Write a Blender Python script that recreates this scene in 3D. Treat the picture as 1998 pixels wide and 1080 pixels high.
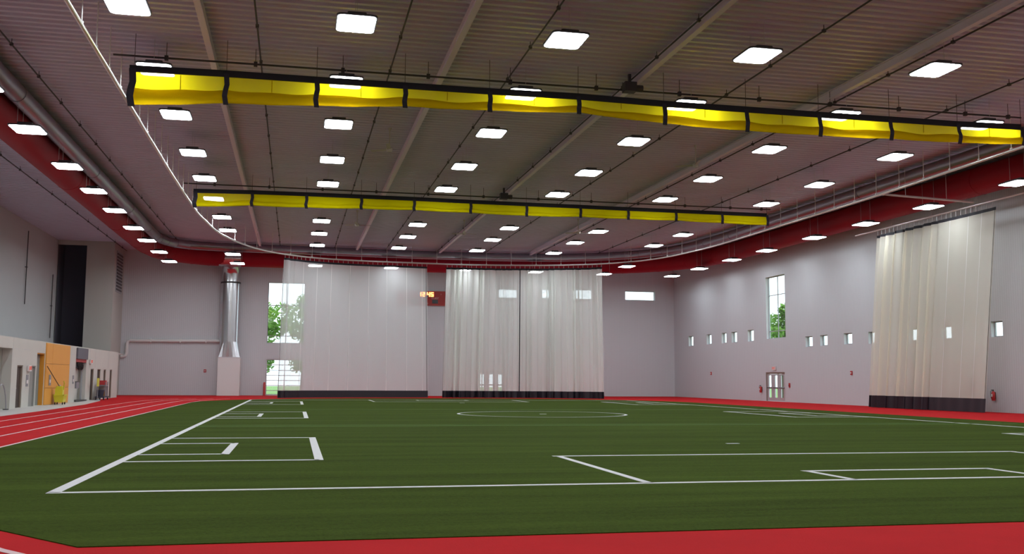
import bpy, math, random
import numpy as np
from mathutils import Matrix, Vector

for o in list(bpy.data.objects):
    bpy.data.objects.remove(o, do_unlink=True)
SC = bpy.context.scene
COL = SC.collection

# ------------------------------------------------------------------ camera
CH, FPX = 1.6, 1955.9
YAW, PIT, ROL = .2124, .1016, .0063
def _basis():
    cy, sy, cp, sp = math.cos(YAW), math.sin(YAW), math.cos(PIT), math.sin(PIT)
    f = np.array([sy*cp, cy*cp, sp]); r = np.array([cy, -sy, 0.]); u = np.cross(r, f)
    cr, sr = math.cos(ROL), math.sin(ROL)
    return np.array([cr*r+sr*u, -sr*r+cr*u, f])
RM = _basis()
cd = bpy.data.cameras.new('camera'); cam = bpy.data.objects.new('camera', cd); COL.objects.link(cam)
cd.sensor_fit = 'HORIZONTAL'; cd.sensor_width = 36; cd.lens = FPX/1998*36
cd.clip_start = .05; cd.clip_end = 1000
m = Matrix.Identity(4)
for i in range(3):
    m[i][0] = RM[0][i]; m[i][1] = RM[1][i]; m[i][2] = -RM[2][i]
m[2][3] = CH
cam.matrix_world = m
SC.camera = cam

def PX(x, y, ax, val):
    """world point where the ray of photo pixel (x, y) meets the plane axis=val"""
    d = RM.T @ np.array([(x-999)/FPX, (540-y)/FPX, 1.])
    C = np.array([0, 0, CH]); t = (val-C[ax])/d[ax]
    return C+t*d

# ------------------------------------------------------------------ world, exposure
LAMP = 29.0           # radiance of the fluorescent high-bay lenses
w = bpy.data.worlds.new('overcast_sky'); SC.world = w; w.use_nodes = True
bg = w.node_tree.nodes['Background']
bg.inputs[0].default_value = (.86, .94, 1., 1); bg.inputs[1].default_value = 2.6
SC.view_settings.view_transform = 'Standard'; SC.view_settings.look = 'None'
SC.view_settings.exposure = 0.0; SC.view_settings.gamma = 1.0
SC.view_settings.use_curve_mapping = False

# ------------------------------------------------------------------ materials
MATS = {}
def nt_new(name):
    mt = bpy.data.materials.new(name); mt.use_nodes = True
    return mt, mt.node_tree, mt.node_tree.nodes['Principled BSDF']
def mat(name, col, rough=.6, metal=0., var=0., scale=3., spec=.5, bump=0., bscale=40.):
    mt, nt, b = nt_new(name)
    b.inputs['Roughness'].default_value = rough; b.inputs['Metallic'].default_value = metal
    b.inputs['Specular IOR Level'].default_value = spec
    b.inputs['Base Color'].default_value = (*col, 1)
    tc = nt.nodes.new('ShaderNodeTexCoord')
    if var:
        n = nt.nodes.new('ShaderNodeTexNoise'); n.inputs['Scale'].default_value = scale; n.inputs['Detail'].default_value = 5
        nt.links.new(tc.outputs['Object'], n.inputs['Vector'])
        r = nt.nodes.new('ShaderNodeMix'); r.data_type = 'RGBA'
        r.inputs[6].default_value = (*[c*(1-var) for c in col], 1); r.inputs[7].default_value = (*[min(1, c*(1+var)) for c in col], 1)
        nt.links.new(n.outputs['Fac'], r.inputs[0]); nt.links.new(r.outputs[2], b.inputs['Base Color'])
    if bump:
        n = nt.nodes.new('ShaderNodeTexNoise'); n.inputs['Scale'].default_value = bscale; n.inputs['Detail'].default_value = 3
        nt.links.new(tc.outputs['Object'], n.inputs['Vector'])
        bp = nt.nodes.new('ShaderNodeBump'); bp.inputs['Strength'].default_value = bump; bp.inputs['Distance'].default_value = .02
        nt.links.new(n.outputs['Fac'], bp.inputs['Height']); nt.links.new(bp.outputs['Normal'], b.inputs['Normal'])
    MATS[name] = mt
    return mt
def emit(name, col, s):
    mt = bpy.data.materials.new(name); mt.use_nodes = True; nt = mt.node_tree
    nt.nodes.remove(nt.nodes['Principled BSDF'])
    e = nt.nodes.new('ShaderNodeEmission'); e.inputs[0].default_value = (*col, 1); e.inputs[1].default_value = s
    nt.links.new(e.outputs[0], nt.nodes['Material Output'].inputs[0]); MATS[name] = mt
    return mt
def mesh_cloth(name, col, trans, transl, axis_scale=0.):
    """woven open mesh: part holes, part diffuse/translucent thread"""
    mt = bpy.data.materials.new(name); mt.use_nodes = True; nt = mt.node_tree
    nt.nodes.remove(nt.nodes['Principled BSDF'])
    d = nt.nodes.new('ShaderNodeBsdfDiffuse'); d.inputs[0].default_value = (*col, 1)
    t = nt.nodes.new('ShaderNodeBsdfTranslucent'); t.inputs[0].default_value = (*col, 1)
    tr = nt.nodes.new('ShaderNodeBsdfTransparent')
    m1 = nt.nodes.new('ShaderNodeMixShader'); m1.inputs[0].default_value = transl
    m2 = nt.nodes.new('ShaderNodeMixShader'); m2.inputs[0].default_value = trans
    nt.links.new(d.outputs[0], m1.inputs[1]); nt.links.new(t.outputs[0], m1.inputs[2])
    nt.links.new(m1.outputs[0], m2.inputs[1]); nt.links.new(tr.outputs[0], m2.inputs[2])
    nt.links.new(m2.outputs[0], nt.nodes['Material Output'].inputs[0]); MATS[name] = mt
    return mt
def glass(name, tint=(.93, .97, .97)):
    mt = bpy.data.materials.new(name); mt.use_nodes = True; nt = mt.node_tree
    nt.nodes.remove(nt.nodes['Principled BSDF'])
    tr = nt.nodes.new('ShaderNodeBsdfTransparent'); tr.inputs[0].default_value = (*tint, 1)
    gl = nt.nodes.new('ShaderNodeBsdfGlossy'); gl.inputs['Roughness'].default_value = .05
    mx = nt.nodes.new('ShaderNodeMixShader'); mx.inputs[0].default_value = .06
    nt.links.new(tr.outputs[0], mx.inputs[1]); nt.links.new(gl.outputs[0], mx.inputs[2])
    nt.links.new(mx.outputs[0], nt.nodes['Material Output'].inputs[0]); MATS[name] = mt
    return mt
def ribbed(name, col, axis, pitch, rough, bump):
    """vertically ribbed metal siding: fine relief along one horizontal axis"""
    mt, nt, b = nt_new(name)
    b.inputs['Base Color'].default_value = (*col, 1); b.inputs['Roughness'].default_value = rough
    b.inputs['Specular IOR Level'].default_value = .45
    tc = nt.nodes.new('ShaderNodeTexCoord')
    wv = nt.nodes.new('ShaderNodeTexWave'); wv.wave_type = 'BANDS'; wv.bands_direction = axis
    wv.inputs['Scale'].default_value = 2*math.pi/pitch/20; wv.inputs['Distortion'].default_value = 0
    nt.links.new(tc.outputs['Object'], wv.inputs['Vector'])
    bp = nt.nodes.new('ShaderNodeBump'); bp.inputs['Strength'].default_value = bump; bp.inputs['Distance'].default_value = .012
    nt.links.new(wv.outputs['Fac'], bp.inputs['Height']); nt.links.new(bp.outputs['Normal'], b.inputs['Normal'])
    mx = nt.nodes.new('ShaderNodeMix'); mx.data_type = 'RGBA'
    mx.inputs[6].default_value = (*[c*.96 for c in col], 1); mx.inputs[7].default_value = (*[min(1, c*1.03) for c in col], 1)
    nt.links.new(wv.outputs['Fac'], mx.inputs[0]); nt.links.new(mx.outputs[2], b.inputs['Base Color'])
    MATS[name] = mt
    return mt
def turf_mat():
    mt, nt, b = nt_new('turf')
    b.inputs['Roughness'].default_value = .95; b.inputs['Specular IOR Level'].default_value = .04
    tc = nt.nodes.new('ShaderNodeTexCoord')
    mp = nt.nodes.new('ShaderNodeMapping'); mp.inputs['Scale'].default_value = (.06, .9, 1)
    nt.links.new(tc.outputs['Object'], mp.inputs[0])
    n1 = nt.nodes.new('ShaderNodeTexNoise'); n1.inputs['Scale'].default_value = 1.1; n1.inputs['Detail'].default_value = 8; n1.inputs['Roughness'].default_value = .72
    nt.links.new(mp.outputs[0], n1.inputs['Vector'])
    n2 = nt.nodes.new('ShaderNodeTexNoise'); n2.inputs['Scale'].default_value = 22; n2.inputs['Detail'].default_value = 4; n2.inputs['Roughness'].default_value = .8
    nt.links.new(tc.outputs['Object'], n2.inputs['Vector'])
    ad = nt.nodes.new('ShaderNodeMath'); ad.operation = 'MULTIPLY_ADD'; ad.inputs[1].default_value = .55
    nt.links.new(n1.outputs['Fac'], ad.inputs[0])
    sc = nt.nodes.new('ShaderNodeMath'); sc.operation = 'MULTIPLY'; sc.inputs[1].default_value = .45
    nt.links.new(n2.outputs['Fac'], sc.inputs[0]); nt.links.new(sc.outputs[0], ad.inputs[2])
    r = nt.nodes.new('ShaderNodeValToRGB'); e = r.color_ramp.elements
    e[0].position = .36; e[0].color = (.024, .036, .0035, 1); e[1].position = .64; e[1].color = (.062, .098, .012, 1)
    nt.links.new(ad.outputs[0], r.inputs[0]); nt.links.new(r.outputs[0], b.inputs['Base Color'])
    bp = nt.nodes.new('ShaderNodeBump'); bp.inputs['Strength'].default_value = .6; bp.inputs['Distance'].default_value = .02
    nt.links.new(n2.outputs['Fac'], bp.inputs['Height']); nt.links.new(bp.outputs['Normal'], b.inputs['Normal'])
    MATS['turf'] = mt
turf_mat()
mat('track', (.45, .013, .016), .85, var=.12, scale=1.2, spec=.05, bump=.25, bscale=60)
mat('concrete', (.50, .48, .45), .6, var=.08, scale=1)
mat('paint', (.62, .62, .62), .7, var=.08, scale=6)
mat('seam', (.085, .15, .04), .9, spec=.1)
mat('lane', (.66, .48, .48), .7)
ribbed('siding_x', (.60, .63, .65), 'X', .17, .42, .3)
ribbed('siding_y', (.55, .57, .59), 'Y', .17, .36, .3)
mat('plaster_grey', (.50, .52, .52), .8, var=.04, scale=.5)
mat('plaster_olive', (.47, .46, .42), .8, var=.04, scale=.5)
mat('masonry', (.54, .53, .48), .8, var=.05, scale=.8)
mat('deck', (.58, .54, .67), .4, var=.06, scale=.3)
mat('beam', (.80, .70, .82), .5)
mat('conduit', (.05, .045, .05), .6)
mat('galv', (.62, .63, .65), .22, metal=.9, var=.08, scale=2)
mat('galv_dull', (.42, .42, .45), .35, metal=.7)
mat('chrome', (.80, .80, .78), .32, metal=.75)
mat('galv_loop', (.34, .32, .37), .34, metal=.85)
mat('white_metal', (.72, .72, .70), .45)
mat('red_fabric', (.33, .006, .020), .6, var=.08, scale=.8, spec=.25)
mat('black_web', (.012, .012, .018), .8)
mat('black_vinyl', (.014, .014, .022), .45)
mat('strap', (.02, .018, .03), .8)
mesh_cloth('yellow_mesh', (.88, .74, .006), .10, .62)
mesh_cloth('yellow_vinyl', (.62, .42, .003), .0, .40)
mesh_cloth('yellow_bright', (.86, .78, .004), .0, .55)
mesh_cloth('white_mesh', (.90, .93, .92), .40, .40)
mesh_cloth('pleat_mesh', (.90, .92, .88), .24, .36)
mesh_cloth('cream_mesh', (.88, .86, .74), .32, .40)
mesh_cloth('seam_tape', (.86, .86, .84), .0, .35)
emit('lamp', (.94, 1., 1.06), LAMP)
mat('lamp_frame', (.05, .05, .06), .5)
mat('cable', (.55, .55, .55), .4, metal=.5)
glass('pane')
mat('frame_dark', (.045, .04, .04), .5)
mat('frame_grey', (.35, .36, .38), .5)
mat('alu', (.55, .56, .58), .35, metal=.5)
mat('door_brown', (.045, .03, .022), .6)
mat('door_grey', (.26, .26, .24), .6)
mat('door_teal', (.20, .24, .23), .5)
mat('door_frame', (.22, .17, .13), .6)
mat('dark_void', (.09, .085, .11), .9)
mat('orange', (.72, .33, .055), .6, var=.05, scale=.8)
mat('orange_deep', (.62, .26, .02), .6)
mat('shutter', (.11, .105, .13), .5)
mat('scarlet', (.45, .03, .03), .5)
mat('yellow_plastic', (.62, .60, .03), .4)
mat('wood', (.13, .08, .04), .6)
mat('grey_plastic', (.22, .22, .24), .5)
mat('pale_grey', (.46, .46, .46), .5)
mat('dark_blue', (.03, .035, .06), .6)
mat('rubber', (.015, .015, .015), .7)
mat('sign_white', (.7, .66, .64), .6)
mat('score_red', (.36, .022, .018), .5)
mat('score_red_light', (.42, .06, .05), .5)
emit('digit', (1, .22, .05), 9)
emit('exit_red', (.9, .12, .08), .7)
mat('print_white', (.62, .5, .48), .6)
mat('screen_off', (.02, .02, .025), .3)
mesh_cloth('leaf', (.22, .40, .09), .0, .35)
mat('bark', (.14, .10, .07), .9)
mat('lawn', (.16, .30, .07), .9, var=.2, scale=.3)
mat('fan_paint', (.55, .52, .48), .5)

# ------------------------------------------------------------------ mesh helpers
class MB:
    def __init__(s): s.v = []; s.f = []; s.sm = []
    def add(s, vs, fs, smooth=False):
        o = len(s.v); s.v += [tuple(map(float, p)) for p in vs]
        for f in fs: s.f.append(tuple(i+o for i in f)); s.sm.append(smooth)
        return s
    def box(s, x0, x1, y0, y1, z0, z1):
        return s.add([(x0,y0,z0),(x1,y0,z0),(x1,y1,z0),(x0,y1,z0),(x0,y0,z1),(x1,y0,z1),(x1,y1,z1),(x0,y1,z1)],
              [(0,3,2,1),(4,5,6,7),(0,1,5,4),(1,2,6,5),(2,3,7,6),(3,0,4,7)])
    def cbox(s, c, d): return s.box(c[0]-d[0]/2, c[0]+d[0]/2, c[1]-d[1]/2, c[1]+d[1]/2, c[2]-d[2]/2, c[2]+d[2]/2)
    def obox(s, a, b, w, h):
        """bar from a to b with rectangular section w (horizontal) x h"""
        a, b = Vector(a), Vector(b); t = (b-a).normalized()
        up = Vector((0,0,1)) if abs(t.z) < .95 else Vector((0,1,0))
        r = t.cross(up).normalized(); u = r.cross(t)
        vs = [p+r*sx*w/2+u*sz*h/2 for p in (a, b) for sx, sz in ((-1,-1),(1,-1),(1,1),(-1,1))]
        return s.add(vs, [(0,1,2,3),(7,6,5,4),(0,4,5,1),(1,5,6,2),(2,6,7,3),(3,7,4,0)])
    def tube(s, pts, r, n=10, cap=True):
        pts = [Vector(p) for p in pts]; rs = r if isinstance(r, (list, tuple)) else [r]*len(pts)
        vs = []; up0 = None
        for i, p in enumerate(pts):
            t = (pts[min(i+1, len(pts)-1)]-pts[max(i-1, 0)]).normalized()
            if up0 is None: up0 = Vector((0,0,1)) if abs(t.z) < .9 else Vector((0,1,0))
            a = t.cross(up0)
            if a.length < .05: up0 = Vector((0,1,0)); a = t.cross(up0)
            a.normalize(); b = a.cross(t).normalized(); up0 = b if abs(t.z) > .5 else Vector((0,0,1))
            for k in range(n):
                q = 2*math.pi*k/n; vs.append(p+(a*math.cos(q)+b*math.sin(q))*rs[i])
        fs = []
        for i in range(len(pts)-1):
            for k in range(n):
                k2 = (k+1) % n; fs.append((i*n+k, i*n+k2, (i+1)*n+k2, (i+1)*n+k))
        s.add(vs, fs, True)
        if cap: s.add(vs[:n], [tuple(range(n))[::-1]]); s.add(vs[-n:], [tuple(range(n))])
        return s
    def poly(s, pts, z): return s.add([(x, y, z) for x, y in pts], [tuple(range(len(pts)))])
    def slab(s, pts, z0, z1):
        n = len(pts); vs = [(x,y,z0) for x,y in pts]+[(x,y,z1) for x,y in pts]
        return s.add(vs, [tuple(range(n))[::-1], tuple(range(n, 2*n))]+[(i,(i+1)%n,n+(i+1)%n,n+i) for i in range(n)])
    def grid(s, P, smooth=True):
        h, wd = len(P), len(P[0])
        return s.add([p for row in P for p in row], [(j*wd+i, j*wd+i+1, (j+1)*wd+i+1, (j+1)*wd+i) for j in range(h-1) for i in range(wd-1)], smooth)
    def mesh(s, name, m):
        me = bpy.data.meshes.new(name); me.from_pydata(s.v, [], s.f); me.update()
        me.polygons.foreach_set('use_smooth', s.sm)
        if m: me.materials.append(MATS[m])
        return me
    def build(s, name, m, parent=None, **kw):
        o = bpy.data.objects.new(name, s.mesh(name, m)); COL.objects.link(o)
        if parent is not None: o.parent = parent
        for k, v in kw.items(): o[k] = v
        return o
def empty(name, loc, **kw):
    o = bpy.data.objects.new(name, None); COL.objects.link(o); o.location = loc
    for k, v in kw.items(): o[k] = v
    return o
def inst(name, me, parent, loc=(0,0,0), rot=None):
    o = bpy.data.objects.new(name, me); COL.objects.link(o); o.parent = parent; o.location = loc
    if rot: o.rotation_euler = rot
    return o
def part(parent, name, m, fn):
    """mesh part whose coordinates are given in world space, moved into the parent's frame"""
    b = MB(); fn(b); p = parent.location
    b.v = [(x-p[0], y-p[1], z-p[2]) for x, y, z in b.v]
    return b.build(name, m, parent)
def arc(cx, cy, r, a0, a1, n):
    return [(cx+r*math.cos(math.radians(a0+(a1-a0)*i/n)), cy+r*math.sin(math.radians(a0+(a1-a0)*i/n))) for i in range(n+1)]
def text(parent, body, size, loc, rot, m, name='lettering', ext=.004):
    c = bpy.data.curves.new('t', 'FONT'); c.body = body; c.size = size; c.extrude = ext; c.align_x = 'CENTER'; c.align_y = 'CENTER'
    t = bpy.data.objects.new('t', c); COL.objects.link(t)
    dg = bpy.context.evaluated_depsgraph_get(); me = bpy.data.meshes.new_from_object(t.evaluated_get(dg))
    bpy.data.objects.remove(t, do_unlink=True)
    me.materials.clear(); me.materials.append(MATS[m])
    o = bpy.data.objects.new(name, me); COL.objects.link(o); o.parent = parent; o.location = loc; o.rotation_euler = rot
    return o
ST = dict(kind='structure')

# ------------------------------------------------------------------ room dimensions (metres)
XL, XU, XR, YF, YN, HC = -13.5, -19.5, 36.8, 94.0, -9.0, 12.9
YB, XB = 89.0, -15.05     # upper rear-left wall
YE, HB = 83.5, 3.5        # end and height of the low masonry block

MB().box(-24, XR+.3, YN-.3, YF+.3, -.3, 0).build('floor', 'concrete', **ST)
TRK = .006
tp = [(-11.4, YN), (XR, YN), (XR, YF), (-19, YF), (-19, YE+.1), (XL, YE+.1), (XL, 77), (-12.5, 71), (-11.7, 62), (-11.4, 50)]
track = MB().slab(tp, .0005, TRK).build('running_track', 'track', **ST)
TF = .016
turf_pts = [(-1.94, 10.24), (9, 10.24), (28.3, 10.24)] + arc(14.3, 68, 14, 0, 90, 20) + arc(8.65, 67, 15, 90, 180, 24) + [(-6.35, 16.6), (-5.2, 14.3)]
turf = MB().slab(turf_pts, TRK, TF).build('turf_field', 'turf', **ST)

# ---- painted lines
def line(a, b, wd, parent=turf, z=TF, m='paint', name='field_line'):
    a, b = Vector((*a, 0)), Vector((*b, 0)); t = (b-a).normalized(); n = Vector((-t.y, t.x, 0))*wd/2
    mb = MB(); pts = [a-n, b-n, b+n, a+n]
    mb.slab([(p.x, p.y) for p in pts], z, z+.004); return mb.build(name, m, parent)
def pline(pts, wd, parent, z, m, name):
    L, R = [], []
    for i, p in enumerate(pts):
        a, b = pts[max(i-1,0)], pts[min(i+1,len(pts)-1)]; t = Vector((b[0]-a[0], b[1]-a[1])).normalized()
        L.append((p[0]-t.y*wd/2, p[1]+t.x*wd/2, z)); R.append((p[0]+t.y*wd/2, p[1]-t.x*wd/2, z))
    return MB().grid([L, R], False).build(name, m, parent)
LW, WW = .13, .15
SX0, SX1, SY0, SY1 = -3.08, 25.35, 14.95, 75.0
line((SX0-.1, SY0), (SX0+.1, SY1), .17); line((SX1, SY0), (SX1, SY1), .15)
line((SX0-.18, SY0), (SX1, SY0), WW); line((SX0, SY1), (SX1, SY1), WW)
for y0, y1, q0, q1 in ((20.15, 27.65, 21.92, 25.45), (41.0, 48.6, 42.6, 46.2), (62.0, 69.8, 64.3, 67.6)):
    for sx, d in ((SX0, 1), (SX1, -1)):
        xe, xs = sx+d*3.6, sx+d*1.72
        line((sx, y0), (xe, y0), WW); line((sx, y1), (xe, y1), WW); line((xe, y0-.07), (xe, y1+.07), .17)
        line((sx, q0), (xs, q0), WW); line((sx, q1), (xs, q1), WW); line((xs, q0-.07), (xs, q1+.07), .17)
for y, d in ((SY0, 1), (SY1, -1)):
    line((5.42, y), (5.42, y+d*5.5), LW); line((16.2, y), (16.2, y+d*5.5), LW); line((5.3, y+d*5.5), (16.3, y+d*5.5), WW)
    line((8.93, y), (8.93, y+d*1.57), LW); line((12.56, y), (12.56, y+d*1.57), LW); line((8.85, y+d*1.57), (12.65, y+d*1.57), WW)
    line((10.75, y+d*9), (11.08, y+d*9), .14, name='penalty_mark')
pline(arc(11.2, 45.2, 3.85, 0, 360, 72), .13, turf, TF+.004, 'paint', 'centre_circle')
line((11.1, 45.2), (11.4, 45.2), .2, name='centre_mark')
line((SX0, 34.1), (SX1+2, 34.1), .22, m='seam', name='turf_seam'); line((SX0, 35.0), (SX1+2, 35.0), .12, m='seam', name='turf_seam')
line((SX0, 52.0), (SX1+2, 52.0), .25, m='seam', name='turf_seam')
for i, x in enumerate((-6.42, -7.62, -8.88, -10.14)):
    o = i*1.26
    near = [(-1.2, 8.9), (-2.05, 9.55), (-2.6, 10.22), (-4.2, 12.5), (-5.6, 14.9), (-6.3, 18), (-6.42, 24)] if i == 0 else [(x, 0), (x, 24)]
    pline(near+[(x, y) for y in range(30, 66, 6)]+[(x+.05, 68), (x+.25, 72), (x+.8, 76), (x+1.7, 79.5)], .09, track, TRK+.004, 'lane', 'lane_line')

# ---- ceiling deck, ribs run from side to side
pit = .44; prof = []
y = YN
while y < YF:
    prof += [(y, HC), (y+.17, HC), (y+.21, HC+.09), (y+.40, HC+.09)]; y += pit
prof.append((YF+.2, HC))
ceil = MB().grid([[(x, q[0], q[1]) for q in prof] for x in (XU-.3, XR+.3)], False).build('ceiling', 'deck', **ST)
MB().box(XU-.6, XR+.6, YN-.5, YF+.5, HC+.1, HC+.3).build('roof_slab', 'deck', **ST)
for x in (-3.1, 5.0, 12.2, 20.25):
    b = MB().box(x-.1, x+.1, YN+.1, YF-.7, HC-.32, HC-.29).box(x-.015, x+.015, YN+.1, YF-.7, HC-.29, HC-.03).box(x-.1, x+.1, YN+.1, YF-.7, HC-.03, HC)
    b.build('beam', 'beam', ceil)
for x in (-1.45, 3.1, 7.46, 11.95, 16.2, 20.85, 25.9, -9.6, -14.8):
    b = MB().tube([(x, YN+.1, HC-.2), (x, YF-.6, HC-.2)], .03, 6)
    for k in range(24): b.cbox((x, 6+k*3.7, HC-.1), (.02, .02, .2)).cbox((x, 6+k*3.7, HC-.2), (.1, .12, .1))
    b.build('conduit', 'conduit', ceil)

# ---- walls with openings
def cells(u0, u1, v0, v1, holes):
    us = sorted({u0, u1, *[min(max(h[i], u0), u1) for h in holes for i in (0, 1)]}); vs = sorted({v0, v1, *[min(max(h[i], v0), v1) for h in holes for i in (2, 3)]})
    for a, b in zip(us, us[1:]):
        for c, d in zip(vs, vs[1:]):
            mu, mv = (a+b)/2, (c+d)/2
            if not any(h[0] < mu < h[1] and h[2] < mv < h[3] for h in holes): yield a, b, c, d
def wall(name, m, axis, pos, thick, u0, u1, v0, v1, holes):
    """wall in the plane axis=pos, its far face at pos+thick"""
    mb = MB()
    for a, b, c, d in cells(u0, u1, v0, v1, holes):
        lo, hi = min(pos, pos+thick), max(pos, pos+thick)
        if axis == 0: mb.box(lo, hi, a, b, c, d)
        else: mb.box(a, b, lo, hi, c, d)
    return mb.build(name, m, **ST)
nwin = [0]
def window(axis, pos, depth, u0, u1, v0, v1, vb=(), hb=(), fw=.06, fm='frame_grey'):
    """frame, bars and panes set `depth` behind the wall face"""
    nwin[0] += 1; p = pos+depth; e = .03
    c = ((p, (u0+u1)/2, v0) if axis == 0 else ((u0+u1)/2, p, v0))
    W = empty('window_%d' % nwin[0], c, **ST)
    def bx(b, a0, a1, c0, c1, t=e):
        b.box(p-t, p+t, a0, a1, c0, c1) if axis == 0 else b.box(a0, a1, p-t, p+t, c0, c1)
    def fr(b):
        bx(b, u0, u0+fw, v0, v1); bx(b, u1-fw, u1, v0, v1); bx(b, u0+fw, u1-fw, v0, v0+fw); bx(b, u0+fw, u1-fw, v1-fw, v1)
    part(W, 'window_frame', fm, fr)
    us = [u0+fw]+[u0+(u1-u0)*t for t in vb]+[u1-fw]; vs = [v0+fw]+[v0+(v1-v0)*t for t in hb]+[v1-fw]
    for t in vb: part(W, 'mullion', fm, lambda b: bx(b, u0+(u1-u0)*t-.03, u0+(u1-u0)*t+.03, v0+fw, v1-fw))
    for t in hb: part(W, 'transom', fm, lambda b: bx(b, u0+fw, u1-fw, v0+(v1-v0)*t-.03, v0+(v1-v0)*t+.03))
    for a, b_ in zip(us, us[1:]):
        for c_, d in zip(vs, vs[1:]): part(W, 'pane', 'pane', lambda b: bx(b, a, b_, c_, d, .006))
    return W
def fx(x, y): p = PX(x, y, 1, YF); return p[0], p[2]
def rx(x, y): p = PX(x, y, 0, XR); return p[1], p[2]

# far wall
X0, Z1 = fx(524, 550); X1, Z0 = fx(593, 670); _, Zd = fx(524, 700)
fw = [(X0, X1, Z0, Z1)]; gd = (X0, X1, 0.02, Zd)
for a, b, c, d in ((973, 563, 1010, 581.5), (1057, 563.5, 1074, 582), (1118, 564, 1156, 584), (1220, 567, 1278, 586.5)):
    xa, za = fx(a, b); xb, zb = fx(c, d); fw.append((xa, xb, zb, za))
xa, za = fx(931, 724); xb, _ = fx(986, 724); fdoor = (xa, xb, .02, 2.3)
wall('wall_far', 'siding_x', 1, YF, .35, XU-.3, XR+.3, 0, HC+.07, fw+[gd, fdoor])
window(1, YF, .22, *fw[0], vb=(.5,), hb=(.12, .62))
for h in fw[1:]: window(1, YF, .22, *h)
window(1, YF, .15, *gd, vb=(.5,), hb=(.13, .27, .41, .55, .69, .84), fw=.09, fm='alu')

# right wall
rw = []
for a, b, c, d in ((1343.6,655.6,1352.8,674.4),(1378.6,652.2,1388.3,670.8),(1407.8,649.2,1417.5,668.6),(1427.2,647.2,1438,667.2),(1458.9,643.6,1470.8,665),
                   (1571.4,656,1585.6,675.6),(1600,653.6,1614.7,673.6),(1646.4,650,1663,670.6),(1694,647,1710,669.5),(1772,641,1790,664),(1836,636,1857,660.5),(1933,627,1957,656)):
    ya, za = rx(a, b); yb, zb = rx(c, d); rw.append((min(ya,yb), max(ya,yb), min(za,zb), max(za,zb)))
ya, za = rx(1493.6, 544); yb, zb = rx(1533, 658); big = (yb, ya, zb, za+.1)
ya, za = rx(1494, 726); yb, _ = rx(1531, 726); rdoor = (yb, ya, .02, 2.28)
wall('wall_right', 'siding_y', 0, XR, .35, YN-.3, YF+.3, 0, HC+.07, rw+[big, rdoor])
for h in rw: window(0, XR, .24, *h)
window(0, XR, .24, *big, vb=(.5,), hb=(.12, .7))
wall('wall_near', 'siding_x', 1, YN, -.3, XU-.3, XR+.3, 0, HC+.07, [])

# left side: low masonry block and set-back upper wall
bay = (44, 53.2, 0.02, 2.95); d1 = (54.25, 55.35, .02, 2.15); d2 = (56.7, 57.95, .02, 2.15); tall = (58.1, 59.85, .02, 2.86)
shut = (67.95, 71.25, .02, 3.4); dd = [(72.8, 73.9, .02, 2.13), (75.2, 76.4, .02, 2.13), (77.6, 78.5, .02, 2.13), (80.1, 81.0, .02, 2.13)]
wl = wall('wall_left', 'masonry', 0, XL, -.45, YN-.3, YE, 0, HB, [bay, d1, d2, tall, shut]+dd)
MB().box(XL-.65, XL-.46, 53.45, YE-.25, 0, HB-.1).build('wall_left_backing', 'masonry', **ST)
MB().box(XL-4, XL-3.8, 43, 53.3, 0, HB-.1).box(XL-3.8, XL-.46, 53.21, 53.4, 0, HB-.1).box(XL-3.8, XL-.46, 43.8, 43.99, 0, HB-.1).build('wall_bay', 'masonry', **ST)
MB().box(XU-.02, XL-.46, YN+.01, YB-.01, HB-.08, HB-.005).build('mezzanine_floor', 'concrete', **ST)
MB().box(XU-.3, XL-.455, YE-.2, YE-.01, 0, HB-.1).build('wall_block_end', 'masonry', **ST)
for zz in (.95, 2.95):    # control joints of the masonry
    for ya_, yb_ in ((53.3, 54.2), (55.4, 56.6), (66, 67.9), (73.95, 75.1), (78.6, 80.0), (81.1, YE)):
        MB().box(XL, XL+.004, ya_, yb_, zz, zz+.02).build('mortar_joint', 'pale_grey', wl)
for yy in (53.35, 72.4, 74.3, 79.3):
    MB().box(XL, XL+.004, yy, yy+.03, 2.2, HB).build('mortar_joint', 'pale_grey', wl)
wu = wall('wall_left_upper', 'plaster_grey', 0, XU, -.3, YN-.3, YB+.3, HB, HC+.07, [])
wb = wall('wall_back_upper', 'plaster_olive', 1, YB, .25, XU-.3, XB, HB, HC+.07, [(XU, -17.25, HB+.2, HC-.35)])
MB().box(XB-.25, XB, YB+.25, YF, 0, HC).build('wall_return', 'plaster_olive', **ST)
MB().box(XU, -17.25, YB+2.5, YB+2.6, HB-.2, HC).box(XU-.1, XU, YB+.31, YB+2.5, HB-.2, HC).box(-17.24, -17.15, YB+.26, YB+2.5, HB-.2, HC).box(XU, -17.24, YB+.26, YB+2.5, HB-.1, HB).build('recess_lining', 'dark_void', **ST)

nd = [0]
def door_left(h, m, depth=.1, jamb='door_frame', handle=True):
    nd[0] += 1; D = empty('door_%d' % nd[0], (XL-depth, (h[0]+h[1])/2, 0), **ST)
    part(D, 'door_leaf', m, lambda b: b.box(XL-depth-.05, XL-depth, h[0]+.06, h[1]-.06, .02, h[3]-.06))
    part(D, 'door_frame', jamb, lambda b: b.box(XL-.44, XL-.03, h[0], h[0]+.06, .02, h[3]).box(XL-.44, XL-.03, h[1]-.06, h[1], .02, h[3]).box(XL-.44, XL-.03, h[0]+.06, h[1]-.06, h[3]-.06, h[3]))
    if handle: part(D, 'door_handle', 'alu', lambda b: b.cbox((XL-depth+.03, h[0]+.16, 1.0), (.05, .12, .04)))
    return D
door_left(d1, 'door_brown'); door_left(d2, 'door_grey', jamb='door_grey'); door_left(tall, 'door_teal', .25, 'orange_deep')
for h in dd: door_left(h, 'door_brown')

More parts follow.
